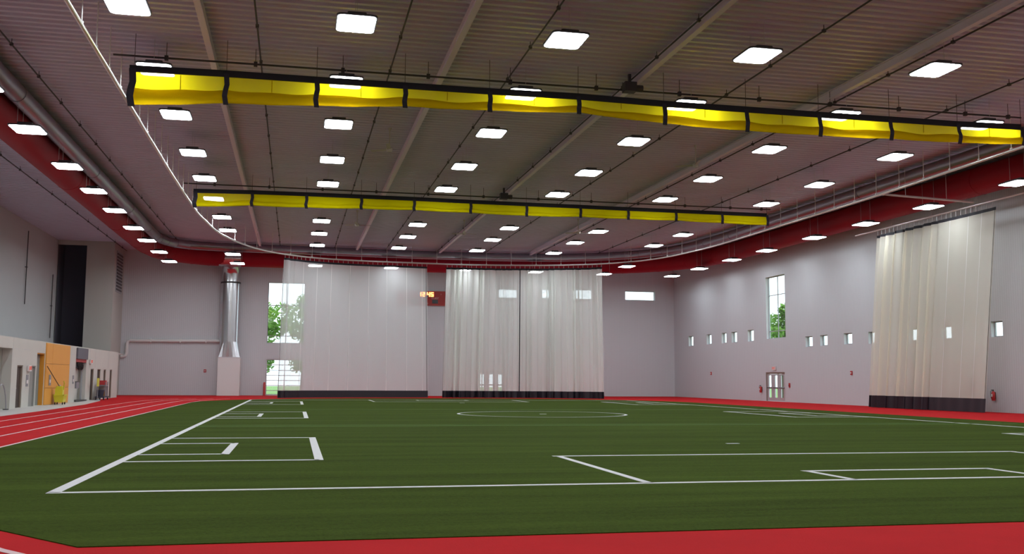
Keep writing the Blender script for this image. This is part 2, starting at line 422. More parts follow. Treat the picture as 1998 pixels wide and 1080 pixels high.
def glass_doors(axis, pos, h, n, m='frame_dark'):
    nd[0] += 1; c = (pos, (h[0]+h[1])/2, 0) if axis == 0 else ((h[0]+h[1])/2, pos, 0)
    D = empty('door_%d' % nd[0], c, **ST); p = pos+.12
    def bx(b, a0, a1, c0, c1, t=.04):
        b.box(p-t, p+t, a0, a1, c0, c1) if axis == 0 else b.box(a0, a1, p-t, p+t, c0, c1)
    part(D, 'door_frame', 'door_frame', lambda b: (bx(b, h[0], h[0]+.07, .02, h[3], .08), bx(b, h[1]-.07, h[1], .02, h[3], .08), bx(b, h[0]+.07, h[1]-.07, h[3]-.14, h[3], .08)))
    wd = (h[1]-h[0]-.14)/n
    for i in range(n):
        a = h[0]+.07+i*wd; b1 = a+wd
        L = part(D, 'door_leaf', 'alu', lambda b: (bx(b, a, a+.3*wd, .03, h[3]-.15), bx(b, b1-.3*wd, b1, .03, h[3]-.15), bx(b, a+.3*wd, b1-.3*wd, .03, .3), bx(b, a+.3*wd, b1-.3*wd, h[3]-.25, h[3]-.15), bx(b, a+.3*wd, b1-.3*wd, 1.0, 1.12)))
        g = MB(); bx(g, a+.3*wd, b1-.3*wd, .3, 1.0, .005); bx(g, a+.3*wd, b1-.3*wd, 1.12, h[3]-.25, .005)
        q = g.build('pane', 'pane', L); q.location = (-c[0], -c[1], 0)
        k = MB(); (k.cbox((p-.1, (a+b1)/2, 1.06), (.05, wd*.8, .06)) if axis == 0 else k.cbox(((a+b1)/2, p-.1, 1.06), (wd*.8, .05, .06)))
        q = k.build('push_bar', 'frame_dark', L); q.location = (-c[0], -c[1], 0)
glass_doors(0, XR, rdoor, 3); glass_doors(1, YF, fdoor, 3)

# ------------------------------------------------------------------ high-bay lights
S = 1.87
LX = [v*S for v in (-5.511, -2.611, .802, 4.230, 7.637, 11.077, 14.468, 17.938)]
LY = {1: 15.508, 2: 18.73, 3: 21.957, 4: 25.656, 5: 28.952, 6: 32.255, 7: 35.941, 8: 39.155, 9: 42.636, 10: 46.049}
LY = {k: v*S for k, v in LY.items()}
for k in range(0, -4, -1): LY[k] = LY[1]+(k-1)*6.25
H1, H2 = 1.6+5.555*S, 1.6+5.063*S
lw, ll, ch = .55, .70, .16
octo = lambda a, b, c: arc(a-c, -b+c, c, -90, 0, 4)+arc(a-c, b-c, c, 0, 90, 4)+arc(-a+c, b-c, c, 90, 180, 4)+arc(-a+c, -b+c, c, 180, 270, 4)
me_lens = MB().slab(octo(lw, ll, ch), -.012, 0).mesh('lens', 'lamp')
me_house = MB().slab(octo(lw+.04, ll+.04, ch), .001, .055).slab(octo(lw*.5, ll*.8, .05), .055, .17).mesh('housing', 'lamp_frame')
ordw = ['first','second','third','fourth','fifth','sixth','seventh','eighth','ninth','tenth','eleventh','twelfth','thirteenth','fourteenth']
me_cab = {}; zm_duct = 12.07
for r in sorted(LY, reverse=True):
    for c in range(8):
        low = c in (0, 7) or r == 10 or (r == 9 and c in (1, 6))
        z = H2 if low else H1
        L = empty('ceiling_light', (LX[c], LY[r], z), label='rectangular white ceiling light, %s row from far wall, %s column from left' % (ordw[10-r], ordw[c]),
                  category='ceiling light', group='white high-bay lights under the ceiling')
        inst('lens', me_lens, L); inst('housing', me_house, L)
        hh = HC-.02-z
        hh = zm_duct-z if c == 0 else hh
        key = (low, c == 0)
        if key not in me_cab: me_cab[key] = MB().tube([(0,0,.16), (0,0,hh)], .008, 5).mesh('cable', 'cable')
        for s in (-1, 1): inst('cable', me_cab[key], L, (-.3, s*.4, 0) if c == 0 else (s*.4, -.4, 0) if r == 10 else (0, s*.5, 0))

# ------------------------------------------------------------------ ducts
def smooth(pts, n=6):
    """Catmull-Rom through the given points"""
    out = []; P = [Vector(p) for p in pts]
    for i in range(len(P)-1):
        p0, p1, p2, p3 = P[max(i-1,0)], P[i], P[i+1], P[min(i+2,len(P)-1)]
        for k in range(n):
            t = k/n; out.append(.5*((2*p1)+(p2-p0)*t+(2*p0-5*p1+4*p2-p3)*t*t+(3*p1-p0-3*p2+p3)*t**3))
    out.append(P[-1]); return out
zr = 12.1
red = [(-11.9, -4, zr), (-11.9, 30, zr), (-11.9, 60, zr), (-11.9, 78, zr), (-11.75, 84, zr), (-10.9, 88, zr), (-8.5, 90.6, zr), (-6, 91.3, zr), (2, 91.5, zr), (13, 91.6, zr), (22, 90.6, zr), (28.5, 88.2, zr), (32.5, 84.8, zr), (34.6, 79.5, zr), (34.9, 72, zr), (34.9, 50, zr), (34.9, 20, zr), (34.9, -4, zr)]
rd = empty('fabric_duct', (-11.9, -4, zr), label='large round red fabric air duct running around the hall under the ceiling', category='air duct')
rp = smooth(red)
part(rd, 'duct_skin', 'red_fabric', lambda b: b.tube(rp, .74, 20))
for i in range(3, len(rp)-2, 4):
    t = (rp[i+1]-rp[i-1]).normalized(); q = rp[i]
    part(rd, 'seam_ring', 'red_fabric', lambda b: b.tube([q-t*.04, q+t*.04], .755, 20))
zm = 12.42
mtl = [(-10.72, -4, zm), (-10.72, 30, zm), (-10.72, 60, zm), (-10.72, 78, zm), (-10.55, 82.3, zm), (-9.4, 85, zm), (-6.5, 86.2, zm), (0, 86.6, zm), (8, 87.1, zm), (16, 87.1, zm), (23, 85.9, zm), (27.8, 83, zm), (30.6, 78.6, zm), (31.6, 72, zm), (31.7, 60, zm), (31.7, 30, zm), (31.7, -4, zm)]
gd_ = empty('metal_duct', (-10.72, -4, zm), label='slim grey metal duct running inside the red duct loop', category='air duct')
mp_ = smooth(mtl)
part(gd_, 'duct_skin', 'galv_loop', lambda b: b.tube(mp_, .36, 18))
for i in range(2, len(mp_)-2, 3):
    t = (mp_[i+1]-mp_[i-1]).normalized(); q = mp_[i]
    part(gd_, 'joint_ring', 'galv_loop', lambda b: b.tube([q-t*.03, q+t*.03], .38, 18))
# riser on the far wall
rxc, ryc = -5.78, YF-1.0
R = empty('duct_riser', (rxc, ryc, 0), label='shiny galvanized vertical duct standing against the far wall', category='air duct')
part(R, 'plinth_box', 'white_metal', lambda b: b.box(-6.62, -4.72, ryc-.8, YF-.02, .01, 3.35))
part(R, 'plinth_lid', 'siding_x', lambda b: b.box(-6.64, -4.70, ryc-.82, YF-.02, 3.35, 3.4))
def trans(b):
    sq = [(-6.58, ryc-.78), (-4.76, ryc-.78), (-4.76, YF-.05), (-6.58, YF-.05)]; n = 24; lo, hi = [], []
    for k in range(n):
        t = k/n*4; i = int(t); f = t-i; p, q = sq[i], sq[(i+1) % 4]
        lo.append((p[0]+(q[0]-p[0])*f, p[1]+(q[1]-p[1])*f, 3.4)); a = math.radians(-135+360*k/n); hi.append((rxc+.82*math.cos(a), ryc+.82*math.sin(a), 4.75))
    b.add(lo+hi, [(k, (k+1) % n, n+(k+1) % n, n+k) for k in range(n)], False)
part(R, 'transition', 'galv', trans)
part(R, 'riser_pipe', 'galv', lambda b: b.tube([(rxc, ryc, 4.75), (rxc, ryc, 7.2), (rxc, ryc, 10.0)], .82, 28))
for z in (4.8, 8.2): part(R, 'joint_ring', 'galv', lambda b: b.tube([(rxc, ryc, z), (rxc, ryc, z+.05)], .84, 28))
part(R, 'clamp_ring', 'frame_dark', lambda b: b.tube([(rxc, ryc, 9.98), (rxc, ryc, 10.12)], .87, 28))
part(R, 'elbow', 'galv', lambda b: b.tube([(rxc, ryc, 10.1), (rxc, ryc, 10.9), (rxc, ryc-.15, 11.3), (rxc, ryc-.55, 11.75), (rxc, ryc-1.0, 12.05), (rxc, ryc-1.5, 12.1)], [.8, .8, .79, .77, .77, .77], 24))
part(R, 'collar', 'galv', lambda b: b.tube([(rxc-.95, 91.33, 12.1), (rxc+.95, 91.33, 12.1)], .79, 24))

# white wall pipe
wp = empty('wall_pipe', (-14.5, YF-.15, 3.4), label='thick white pipe running along the far wall to the duct riser', category='pipe')
part(wp, 'pipe_run', 'white_metal', lambda b: b.tube([(-15.0, YF-.18, 3.4), (-14.75, YF-.18, 3.4), (-14.58, YF-.18, 3.5), (-14.5, YF-.18, 3.7), (-14.5, YF-.18, 4.5), (-14.45, YF-.18, 4.7), (-14.25, YF-.18, 4.8), (-10, YF-.18, 4.82), (-6.5, YF-.18, 4.86)], .14, 12))
for x in (-12.5, -10, -7.8): part(wp, 'bracket', 'white_metal', lambda b: b.box(x-.05, x+.05, YF-.34, YF-.0, 4.65, 4.98))

# ------------------------------------------------------------------ curtain rail
ZR = 11.4
rail_pts = [(-6.1, 4), (-6.1, 20), (-6.1, 40), (-6.08, 51), (-6.0, 58), (-5.92, 62), (-5.72, 65.2), (-5.42, 69), (-4.96, 72.1), (-4.08, 75.5), (-3.09, 78.2), (-1.99, 80.1), (-.82, 81.5), (1.63, 83.3), (5.02, 84.25), (9.36, 84.65), (13.83, 84.8), (18.18, 84.2), (22.35, 82.9), (25.5, 80.9), (27.68, 78.2), (28.83, 75.2), (29.5, 71.4), (29.85, 67.6), (29.92, 59.6), (29.92, 47), (29.5, 33), (29.5, 4)]
rail = smooth([(x, y, ZR) for x, y in rail_pts], 8)
CR = empty('curtain_rail', (-6.1, 4, ZR), label='long curved chrome curtain rail hanging around the turf', category='curtain rail')
part(CR, 'rail_pipe', 'chrome', lambda b: b.tube(rail, .065, 12))
cum = [0.]
for a, b in zip(rail, rail[1:]): cum.append(cum[-1]+(b-a).length)
def rail_at(s, cu=cum, rl=rail):
    s = min(max(s, 0), cu[-1]-1e-4); i = max(k for k in range(len(cu)) if cu[k] <= s) if s < 1 else int(np.searchsorted(cu, s, side='right')-1)
    f = (s-cu[i])/(cu[i+1]-cu[i]); p = rl[i].lerp(rl[i+1], f); t = (rl[i+1]-rl[i]).normalized(); return p, t
me_rod = MB().tube([(0,0,.05), (0,0,HC-ZR-.02)], .018, 6).cbox((0,0,.07), (.09,.09,.09)).mesh('hanger_rod', 'white_metal')
s = 8.
while s < cum[-1]-4:
    p, t = rail_at(s); inst('hanger_rod', me_rod, CR, (p.x+6.1, p.y-4, 0)); s += 2.15
BR = empty('branch_rail', (29.9, 46.8, ZR), label='straight branch rail from the main rail across to the right wall', category='curtain rail')
part(BR, 'rail_pipe', 'white_metal', lambda b: b.tube([(30.0, 46.75, ZR), (35.2, 46.45, ZR-.25)], .06, 8))
for f in (.25, .7): part(BR, 'hanger_rod', 'white_metal', lambda b: b.tube([(30+5.2*f, 46.75-.3*f, ZR-.25*f), (30+5.2*f, 46.75-.3*f, HC-.02)], .014, 6))
WR = empty('wall_rail', (35.2, 44, 10.95), label='short curtain rail close to the right wall above the side curtain', category='curtain rail')
part(WR, 'rail_pipe', 'chrome', lambda b: b.tube([(35.2, 38, 10.98), (35.2, 58, 10.95)], .055, 8))
for y in (39, 43, 47, 51, 55): part(WR, 'hanger_rod', 'white_metal', lambda b: b.tube([(35.85, y, 11.0), (35.85, y, HC-.02)], .012, 6).tube([(35.2, y, 11.02), (35.85, y, 11.02)], .012, 6))

# ------------------------------------------------------------------ white mesh curtains
def curtain(label, path_fn, s0, s1, ztop, foldf, m, seams, edges, rail_z, skirt=.6, hook_step=.42, flare=0, lean=0):
    """path_fn(s) -> point, tangent; foldf(u) -> (offset across the path)"""
    n = max(120, int((s1-s0)/.035)); p0, _ = path_fn((s0+s1)/2)
    C = empty('mesh_curtain', (p0.x, p0.y, 0), label=label, category='curtain', group='white mesh curtains around the turf')
    zk, zb = skirt, .03
    def pt(i, z, off=0.):
        s = s0+(s1-s0)*i/n; p, t = path_fn(s); nn = Vector((-t.y, t.x, 0)); f, tg = foldf(s-s0)
        p = p+t*tg*min(1, s-s0, s1-s)
        k = 1 - .45*max(0, (z-ztop+.8)/.8) if z > ztop-.8 else 1
        q = p+nn*f*k + t*(1-z/ztop)*(flare*((i/n)-.5)-lean) - nn*off; return (q.x-p0.x, q.y-p0.y, z)
    def strip(z0, z1, rows, name, mm, i0=0, i1=n, off=0.):
        g = [[pt(i, z0+(z1-z0)*j/rows, off) for i in range(i0, i1+1)] for j in range(rows+1)]
        return MB().grid(g).build(name, mm, C)
    strip(zk, ztop-.16, 6, 'mesh_fabric', m)
    strip(ztop-.16, ztop, 2, 'header_band', 'black_web')
    strip(zb, zk, 2, 'bottom_skirt', 'black_vinyl')
    w_ = lambda wd: max(1, int(wd/((s1-s0)/n)))
    for e in seams:
        i0 = int(n*e); strip(zk, ztop-.16, 4, 'seam_tape', 'seam_tape', i0, min(n, i0+w_(.06)), .02)
    for e in edges:
        i0 = min(n-w_(.07), int(n*e)); strip(zk, ztop-.16, 4, 'edge_webbing', 'black_web', i0, i0+w_(.07), .02)
    s = s0+.1; hm = MB().cbox((0,0,(ztop+rail_z)/2), (.03, .03, rail_z-ztop)).mesh('hook', 'pale_grey')
    while s < s1:
        p, t = path_fn(s); inst('hook', hm, C, (p.x-p0.x, p.y-p0.y, 0)); s += hook_step
    return C
# arc length where the rail passes a given X on the far side
def s_at(x):
    i = max(k for k in range(len(rail)) if rail[k].x < x and k < np.argmax([p.x for p in rail])); a, b = rail[i], rail[i+1]
    return cum[i]+(cum[i+1]-cum[i])*(x-a.x)/(b.x-a.x)
sa, sb, sc_, sd = s_at(-1.03), s_at(10.85), s_at(12.5), s_at(25.3)
def fold1(u):
    d = max(0, 1-u/2.3); return (.03+.16*d)*math.sin(u*(3.2+9*d)+.6*math.sin(u*1.3))+.05*math.sin(u*1.1), .12*d*math.sin(u*19)
def fold2(u):
    a = .5+.5*math.sin(u*.75+.4)
    ph = u*9.5+1.8*math.sin(u*.9)
    return (.10+.16*a)*math.sin(ph)+.07*math.sin(u*23+2*math.sin(u*2.3))+.10*math.sin(u*1.7), (.05+.12*a)*math.sin(2*ph+.7)+.16*math.sin(u*3.1)
ZT = ZR-.28
curtain('sheer white mesh curtain hanging nearly flat in front of the scoreboard', rail_at, sa, sb, ZT, fold1, 'white_mesh', (.16, .26, .36, .485, .61, .73, .86, .965), (0.0, .993), ZR, flare=.5)
curtain('white mesh curtain in tight folds right of the scoreboard', rail_at, sc_, sd, ZT, fold2, 'pleat_mesh', (), (0.0, .465, .66), ZR, flare=.4)
def wall_path(s): return Vector((35.2, 55.6-s, 10.95)), Vector((0, -1, 0))
def fold3(u):
    d = 1 if u < 5.6 else max(0, 1-(u-5.6)/1.)
    ph = u*7.5+1.2*math.sin(u*1.1)
    return (.015+.18*d)*math.sin(ph)+.05*d*math.sin(u*17)+.03*math.sin(u*.9), d*(.14*math.sin(2*ph+.6)+.12*math.sin(u*2.7))
curtain('cream mesh curtain hanging beside the right wall', wall_path, 0, 10.9, 10.62, fold3, 'cream_mesh', (.66, .8, .9), (.33, .995), 10.95, skirt=.75, lean=1.5)

# ------------------------------------------------------------------ yellow divider curtains, gathered up
def divider(label, Y, tops, bots, fold_frac, bulge, see=None, vinyl='yellow_vinyl'):
    T = [PX(x, y, 1, Y) for x, y in tops]; B = [PX(x, y, 1, Y) for x, y in bots]
    D = empty('divider_curtain', (T[0][0], Y, T[0][2]), label=label, category='divider curtain', group='yellow gathered divider curtains')
    xs = [t[0] for t in T]; zt = [t[2] for t in T]; zb = [b[2] for b in B]
    rnd = random.Random(int(Y))
    part(D, 'header_band', 'black_web', lambda b: [b.add([(xs[i]-(.15 if i == 0 else 0), Y-.03, zt[i]), (xs[i+1], Y-.03, zt[i+1]), (xs[i+1], Y-.03, zt[i+1]+.22), (xs[i]-(.15 if i == 0 else 0), Y-.03, zt[i]+.22),
            (xs[i]-(.15 if i == 0 else 0), Y+.03, zt[i]), (xs[i+1], Y+.03, zt[i+1]), (xs[i+1], Y+.03, zt[i+1]+.22), (xs[i]-(.15 if i == 0 else 0), Y+.03, zt[i]+.22)],
            [(0,1,2,3),(7,6,5,4),(0,4,5,1),(3,2,6,7),(0,3,7,4),(1,5,6,2)]) for i in range(len(xs)-1)])
    prof = lambda q: [(-.02, 0), (-.05, .25), (-.10, .5), (-.06, .8), (0, 1)][q]
    for i in range(len(xs)-1):
        n = 14; ph = rnd.random()*6; up, lo, bk = [], [], []
        for j in range(4):
            row = []
            for k in range(n+1):
                t = k/n; x = xs[i]+(xs[i+1]-xs[i])*t; a = zt[i]+(zt[i+1]-zt[i])*t; b_ = zb[i]+(zb[i+1]-zb[i])*t
                zz = a+(b_-a)*(fold_frac+.25)*j/3; row.append((x, Y+.02+.03*math.sin(5*t+ph)*j/3, zz))
            up.append(row)
        for j in range(9):
            row = []
            for k in range(n+1):
                t = k/n; x = xs[i]+(xs[i+1]-xs[i])*t; a = zt[i]+(zt[i+1]-zt[i])*t; b_ = zb[i]+(zb[i+1]-zb[i])*t
                sag = .05*math.sin(math.pi*t); z1 = a+(b_-a)*fold_frac-sag*1.2+.025*math.sin(9*t+ph); z0 = b_+.03-sag*.6
                th = math.pi*j/8; hh = z1-z0
                yy = Y-bulge*math.sin(th*.95)-.01; zz = z1-hh*(j/8) if j < 7 else z0+(.0 if j == 7 else .03)
                yy += .02*math.sin(14*t+ph+j*.5) if j not in (0, 8) else 0
                row.append((x, yy, zz))
            lo.append(row)
        part(D, 'mesh_panel', 'yellow_mesh' if see is None or i in see else vinyl, lambda b: b.grid(up)); part(D, 'gathered_fold', vinyl, lambda b: b.grid(lo))
        xm = xs[i]+(xs[i+1]-xs[i])*.5
        part(D, 'seam', vinyl, lambda b: b.box(xm-.012, xm+.012, Y-.0, Y+.015, zt[i]+(zb[i]-zt[i])*fold_frac, (zt[i]+zt[i+1])/2))
    for i in range(len(xs)):
        a, b_ = zt[i], zb[i]; h = a-b_
        pts = [(xs[i], Y-.06, a+.1), (xs[i], Y-.07, a-h*.3), (xs[i], Y-.10-bulge*.6, a-h*(fold_frac+.1)), (xs[i], Y-bulge-.06, a-h*.75), (xs[i], Y-bulge*.5, b_-.03), (xs[i], Y+.03, b_)]
        part(D, 'strap', 'strap', lambda b: b.grid([[(p[0]+sx+.03*math.sin(k*1.7), p[1], p[2]) for k, p in enumerate(pts)] for sx in ((-.16, .06) if i == 0 else (-.085, .085))], False))
    # lift drive: shaft, hangers, motor
    zs, ys = HC-.55, Y+.7
    sh = part(D, 'drive_shaft', 'conduit', lambda b: b.tube([(xs[0]-.8, ys, zs), (xs[-1]+.6, ys, zs)], .035, 8))
    for i in range(len(xs)):
        xx = min(xs[i]+.9, xs[-1])
        part(D, 'shaft_hanger', 'conduit', lambda b: b.cbox((xx, ys, zs), (.12, .12, .16)).tube([(xx, ys, zs), (xx, ys, HC-.01)], .012, 5))
        part(D, 'band_hanger', 'conduit', lambda b: b.tube([(xs[i], Y, zt[i]+.2), (xs[i], Y, HC-.01)], .01, 5))
    part(D, 'lift_motor', 'conduit', lambda b: b.cbox((11.85, ys-.3, zs+.02), (.45, .4, .35)).tube([(12.05, ys-.3, zs), (12.35, ys-.3, zs)], .13, 10).cbox((11.85, ys-.3, zs+.32), (.1, .1, .4)))
px1 = (262, 442, 618, 790, 955, 1128, 1295, 1455, 1597, 1735, 1868, 1992)
divider('bright yellow divider curtain with dark straps, the nearer and larger one', 34.1,
        list(zip(px1, (140, 150, 162, 173, 184, 194, 208, 219, 229, 238, 247, 253))), list(zip(px1, (207, 204, 209, 210, 218, 222, 243, 257, 266, 273, 280, 283))), .46, .16)
px2 = (383, 492, 598, 705, 808, 918, 1027, 1132, 1225, 1318, 1408, 1496)
divider('bright yellow divider curtain with dark straps, the farther and smaller one', 57.,
        list(zip(px2, (376, 378.5, 382.5, 387, 391.5, 397, 402, 406.5, 411, 415, 419, 423))), list(zip(px2, (404, 402, 406, 408, 411, 416, 422, 424, 428, 431, 436, 440))), .5, .13, (0,), 'yellow_bright')

# ------------------------------------------------------------------ ceiling fans
fb = []
for k in range(3):
    a = math.radians(120*k+20); c, s_ = math.cos(a), math.sin(a); b = MB()
    P = [[(c*r-s_*wv, s_*r+c*wv, .02*math.copysign(1, wv)+dz) for r, dz in ((.12, 0), (.2, .0), (.55, .02), (1.0, .03))] for wv in (-.08, .08)]
    b.grid(P, False); b.grid([[(x, y, z-.012) for x, y, z in row] for row in P], False); fb.append(b.mesh('blade', 'fan_paint'))
for x, y, z, where in ((3.93, 44.7, 11.9, 'left of the turf centre between the yellow curtains'), (18.6, 44.5, 11.9, 'right of the turf centre between the yellow curtains'), (11.55, 69.8, 11.9, 'at mid width behind the far yellow curtain'),
                    (3.87, 67.6, 11.9, 'on the left behind the far yellow curtain'), (19.3, 67.4, 11.9, 'on the right behind the far yellow curtain')):
    Fn = empty('ceiling_fan', (x, y, z), label='pale three-blade ceiling fan '+where, category='ceiling fan', group='ceiling fans')
    MB().tube([(0,0,.05), (0,0,HC-z-.02)], .025, 8).build('downrod', 'fan_paint', Fn)
    MB().tube([(0,0,-.12), (0,0,-.09), (0,0,.06), (0,0,.1)], [.05, .13, .15, .06], 14).build('motor', 'fan_paint', Fn)
    MB().tube([(0,0,HC-z-.14), (0,0,HC-z-.02)], [.05, .09], 12).build('canopy', 'fan_paint', Fn)
    for k in fb: inst('blade', k, Fn)

# ------------------------------------------------------------------ scoreboard
x0, z1 = fx(775, 567); x1, z0 = fx(878, 596); yb = YF-.18
SB = empty('scoreboard', ((x0+x1)/2, yb, z0), label='red electronic scoreboard with glowing clock on the far wall', category='scoreboard')
part(SB, 'cabinet', 'score_red', lambda b: b.box(x0, x1, yb, YF, z0, z1))
part(SB, 'trim', 'score_red_light', lambda b: b.box(x0-.04, x1+.04, yb-.03, YF, z0-.04, z0).box(x0-.04, x1+.04, yb-.03, YF, z1, z1+.04).box(x0-.04, x0, yb-.03, YF, z0, z1).box(x1, x1+.04, yb-.03, YF, z0, z1))
W_, H_ = x1-x0, z1-z0
def slot(u0, u1, v0, v1, m='screen_off', nm='display'):
    part(SB, nm, m, lambda b: b.box(x0+W_*u0, x0+W_*u1, yb-.02, yb, z0+H_*v0, z0+H_*v1))
slot(.40, .68, .60, .95); slot(.27, .40, .08, .40); slot(.48, .55, .22, .42); slot(.655, .765, .12, .40)
slot(.01, .24, .30, .42, 'print_white', 'sponsor_strip'); slot(.01, .24, .10, .2, 'print_white', 'sponsor_strip')
for u, v, sz, tx in ((.335, .49, .2, 'HOME'), (.71, .50, .24, 'GUEST'), (.53, .12, .15, 'PERIOD'), (.04, .86, .2, '1'), (.82, .80, .2, '1')):
    text(SB, tx, sz, ((u-.5)*W_, -.008, v*H_), (math.pi/2, 0, 0), 'print_white')
SEG = {'1': 'bc', '2': 'abged', '4': 'fgbc', '5': 'afgcd', '6': 'afgedc'}
def digit(u, chd, parent):
    w2, h2, t = .30, .42, .095; ox, oz = x0+W_*u, z0+H_*.62
    r = {'a': (0,w2,h2-t,h2), 'g': (0,w2,h2/2-t/2,h2/2+t/2), 'd': (0,w2,0,t), 'f': (0,t,h2/2,h2), 'b': (w2-t,w2,h2/2,h2), 'e': (0,t,0,h2/2), 'c': (w2-t,w2,0,h2/2)}
    part(parent, 'clock_digit', 'digit', lambda b: [b.box(ox+r[k][0], ox+r[k][1], yb-.035, yb-.02, oz+r[k][2], oz+r[k][3]) for k in SEG[chd]])
for u, chd in ((.39, '1'), (.46, '2'), (.553, '4'), (.622, '5')): digit(u, chd, SB)
for dz in (.12, .28): part(SB, 'colon_dot', 'digit', lambda b: b.box(x0+W_*.535, x0+W_*.548, yb-.035, yb-.02, z0+H_*.62+dz, z0+H_*.62+dz+.06))

# ------------------------------------------------------------------ small wall fittings
def strobe(loc, axis, label):
    A = empty('fire_alarm', loc, label=label, category='fire alarm', group='red alarm strobes on the walls'); x, y, z = loc
    d = Vector((-1,0,0)) if axis == 0 else Vector((0,-1,0)); u = Vector((0,1,0)) if axis == 0 else Vector((1,0,0))
    def slabp(w, h, t0, t1): return lambda b: b.box(*sorted((x+d.x*t0-abs(u.x)*w, x+d.x*t1+abs(u.x)*w)), *sorted((y+d.y*t0-abs(u.y)*w, y+d.y*t1+abs(u.y)*w)), z-h, z+h)
    part(A, 'base_plate', 'scarlet', slabp(.11, .13, .005, .06)); part(A, 'strobe_lens', 'sign_white', slabp(.06, .04, .06, .09)); part(A, 'sounder', 'frame_dark', slabp(.05, .025, .06, .07))
ry, rz = rx(1388, 728); strobe((XR, ry, rz), 0, 'small red alarm box on right wall near the far corner')
ry, rz = rx(1662, 727); strobe((XR, ry, rz), 0, 'small red alarm box on right wall left of the cream curtain')
fX, fZ = fx(400, 723); strobe((fX, YF, fZ), 1, 'small red alarm box on far wall left of the duct riser')
def extinguisher(y, z, label):
    E_ = empty('fire_extinguisher', (XR-.12, y, z-.3), label=label, category='extinguisher', group='red fire extinguishers on the right wall')
    x = XR-.12
    part(E_, 'cylinder', 'scarlet', lambda b: b.tube([(x, y, z-.3), (x, y, z-.28), (x, y, z+.12), (x, y, z+.2)], [.07, .1, .1, .04], 14))
    part(E_, 'valve', 'frame_dark', lambda b: b.tube([(x, y, z+.19), (x, y, z+.27)], .03, 8).cbox((x-.05, y, z+.27), (.16, .03, .03)))
    part(E_, 'hose', 'rubber', lambda b: b.tube([(x-.02, y, z+.24), (x-.08, y+.1, z+.2), (x-.06, y+.13, z), (x-.04, y+.12, z-.2)], .014, 6))
    part(E_, 'label', 'sign_white', lambda b: b.cbox((x-.1, y, z-.02), (.01, .1, .14)))
    part(E_, 'bracket', 'frame_dark', lambda b: b.box(XR-.03, XR-.0, y-.05, y+.05, z-.2, z+.15))
ry, rz = rx(1487, 758); extinguisher(ry, rz, 'red fire extinguisher left of the glass exit doors')
ry, rz = rx(1942, 770); extinguisher(ry, rz, 'red fire extinguisher right of the cream curtain')
ry, rz = rx(1541, 751)
pb = empty('pull_station', (XR, ry, rz), label='small dark red pull box right of the glass exit doors', category='alarm box')
part(pb, 'box', 'scarlet', lambda b: b.box(XR-.06, XR, ry-.09, ry+.09, rz-.16, rz+.16)); part(pb, 'handle', 'frame_dark', lambda b: b.box(XR-.09, XR-.06, ry-.06, ry+.06, rz-.05, rz))
def exit_sign(loc, axis, label, rot):
    X_ = empty('exit_sign', loc, label=label, category='exit sign', group='small exit signs over doors'); x, y, z = loc
    if axis == 0: part(X_, 'sign_box', 'sign_white', lambda b: b.box(x-.04, x+.04, y-.28, y+.28, z-.15, z+.15))
    t = text(X_, 'EXIT', .26, (-.05*(1 if rot < 0 else -1), 0, 0), (math.pi/2, 0, rot), 'exit_red')
ry, rz = rx(1511.5, 718); exit_sign((XR-.06, ry, rz), 0, 'small white exit sign with red letters above glass doors on right wall', -math.pi/2)
p = PX(55, 718, 0, XL); exit_sign((XL+.07, p[1], p[2]), 0, 'small exit sign between the two nearest doors on the left wall', math.pi/2)
p = PX(176, 705, 0, XL); exit_sign((XL+.07, p[1], p[2]), 0, 'small exit sign beside the shutter hatch on the left wall', math.pi/2)
def placard(px, py, label, wd=.22, hh=.3):
    p = PX(px, py, 0, XL); o = empty('room_sign', (XL, p[1], p[2]), label=label, category='sign', group='small grey room signs on left wall')
    e = .07 if 59.9 < p[1] < 65.9 else 0
    part(o, 'plate', 'grey_plastic', lambda b: b.box(XL+e+.002, XL+e+.02, p[1]-wd, p[1]+wd, p[2]-hh, p[2]+hh)); part(o, 'insert', 'sign_white', lambda b: b.box(XL+e+.02, XL+e+.026, p[1]-wd*.7, p[1]+wd*.7, p[2]-hh*.5, p[2]+hh*.1))
placard(52.5, 742, 'small grey room sign between the two nearest doors'); placard(94.5, 741, 'small grey room sign on the orange panel'); placard(142.5, 740, 'small grey room sign right of the orange panel', .18, .26)
# cabinet behind the cream curtain
p0, p1 = rx(1885, 737), rx(1902, 766); q0, q1 = rx(1880, 768), rx(1911, 781)
cb = empty('wall_cabinet', (XR, (p0[0]+p1[0])/2, p1[1]), label='grey electrical cabinet seen through the cream curtain', category='cabinet')
part(cb, 'cabinet_body', 'grey_plastic', lambda b: b.box(XR-.25, XR, p1[0], p0[0], p1[1], p0[1])); part(cb, 'cabinet_door', 'pale_grey', lambda b: b.box(XR-.28, XR-.25, p1[0]+.05, p0[0]-.05, p1[1]+.05, p0[1]-.05)); part(cb, 'latch', 'frame_dark', lambda b: b.cbox((XR-.29, p1[0]+.1, (p0[1]+p1[1])/2), (.02, .04, .12)))
jb = empty('junction_box', (XR, (q0[0]+q1[0])/2, q1[1]), label='low grey junction box under the electrical cabinet', category='box')
part(jb, 'box', 'grey_plastic', lambda b: b.box(XR-.2, XR, q1[0], q0[0], q1[1], q0[1]-.02)); part(jb, 'cover', 'pale_grey', lambda b: b.box(XR-.215, XR-.2, q1[0]+.04, q0[0]-.04, q1[1]+.04, q0[1]-.06))
rp_ = empty('door_post', (-2.55, YF-.3, 0), label='short red guard post left of the glazed overhead door', category='post')
part(rp_, 'post', 'scarlet', lambda b: b.tube([(-2.6, YF-.35, .006), (-2.6, YF-.35, 1.15), (-2.6, YF-.35, 1.2)], [.11, .11, .06], 14)); part(rp_, 'base_flange', 'frame_dark', lambda b: b.tube([(-2.6, YF-.35, .006), (-2.6, YF-.35, .03)], .17, 14))
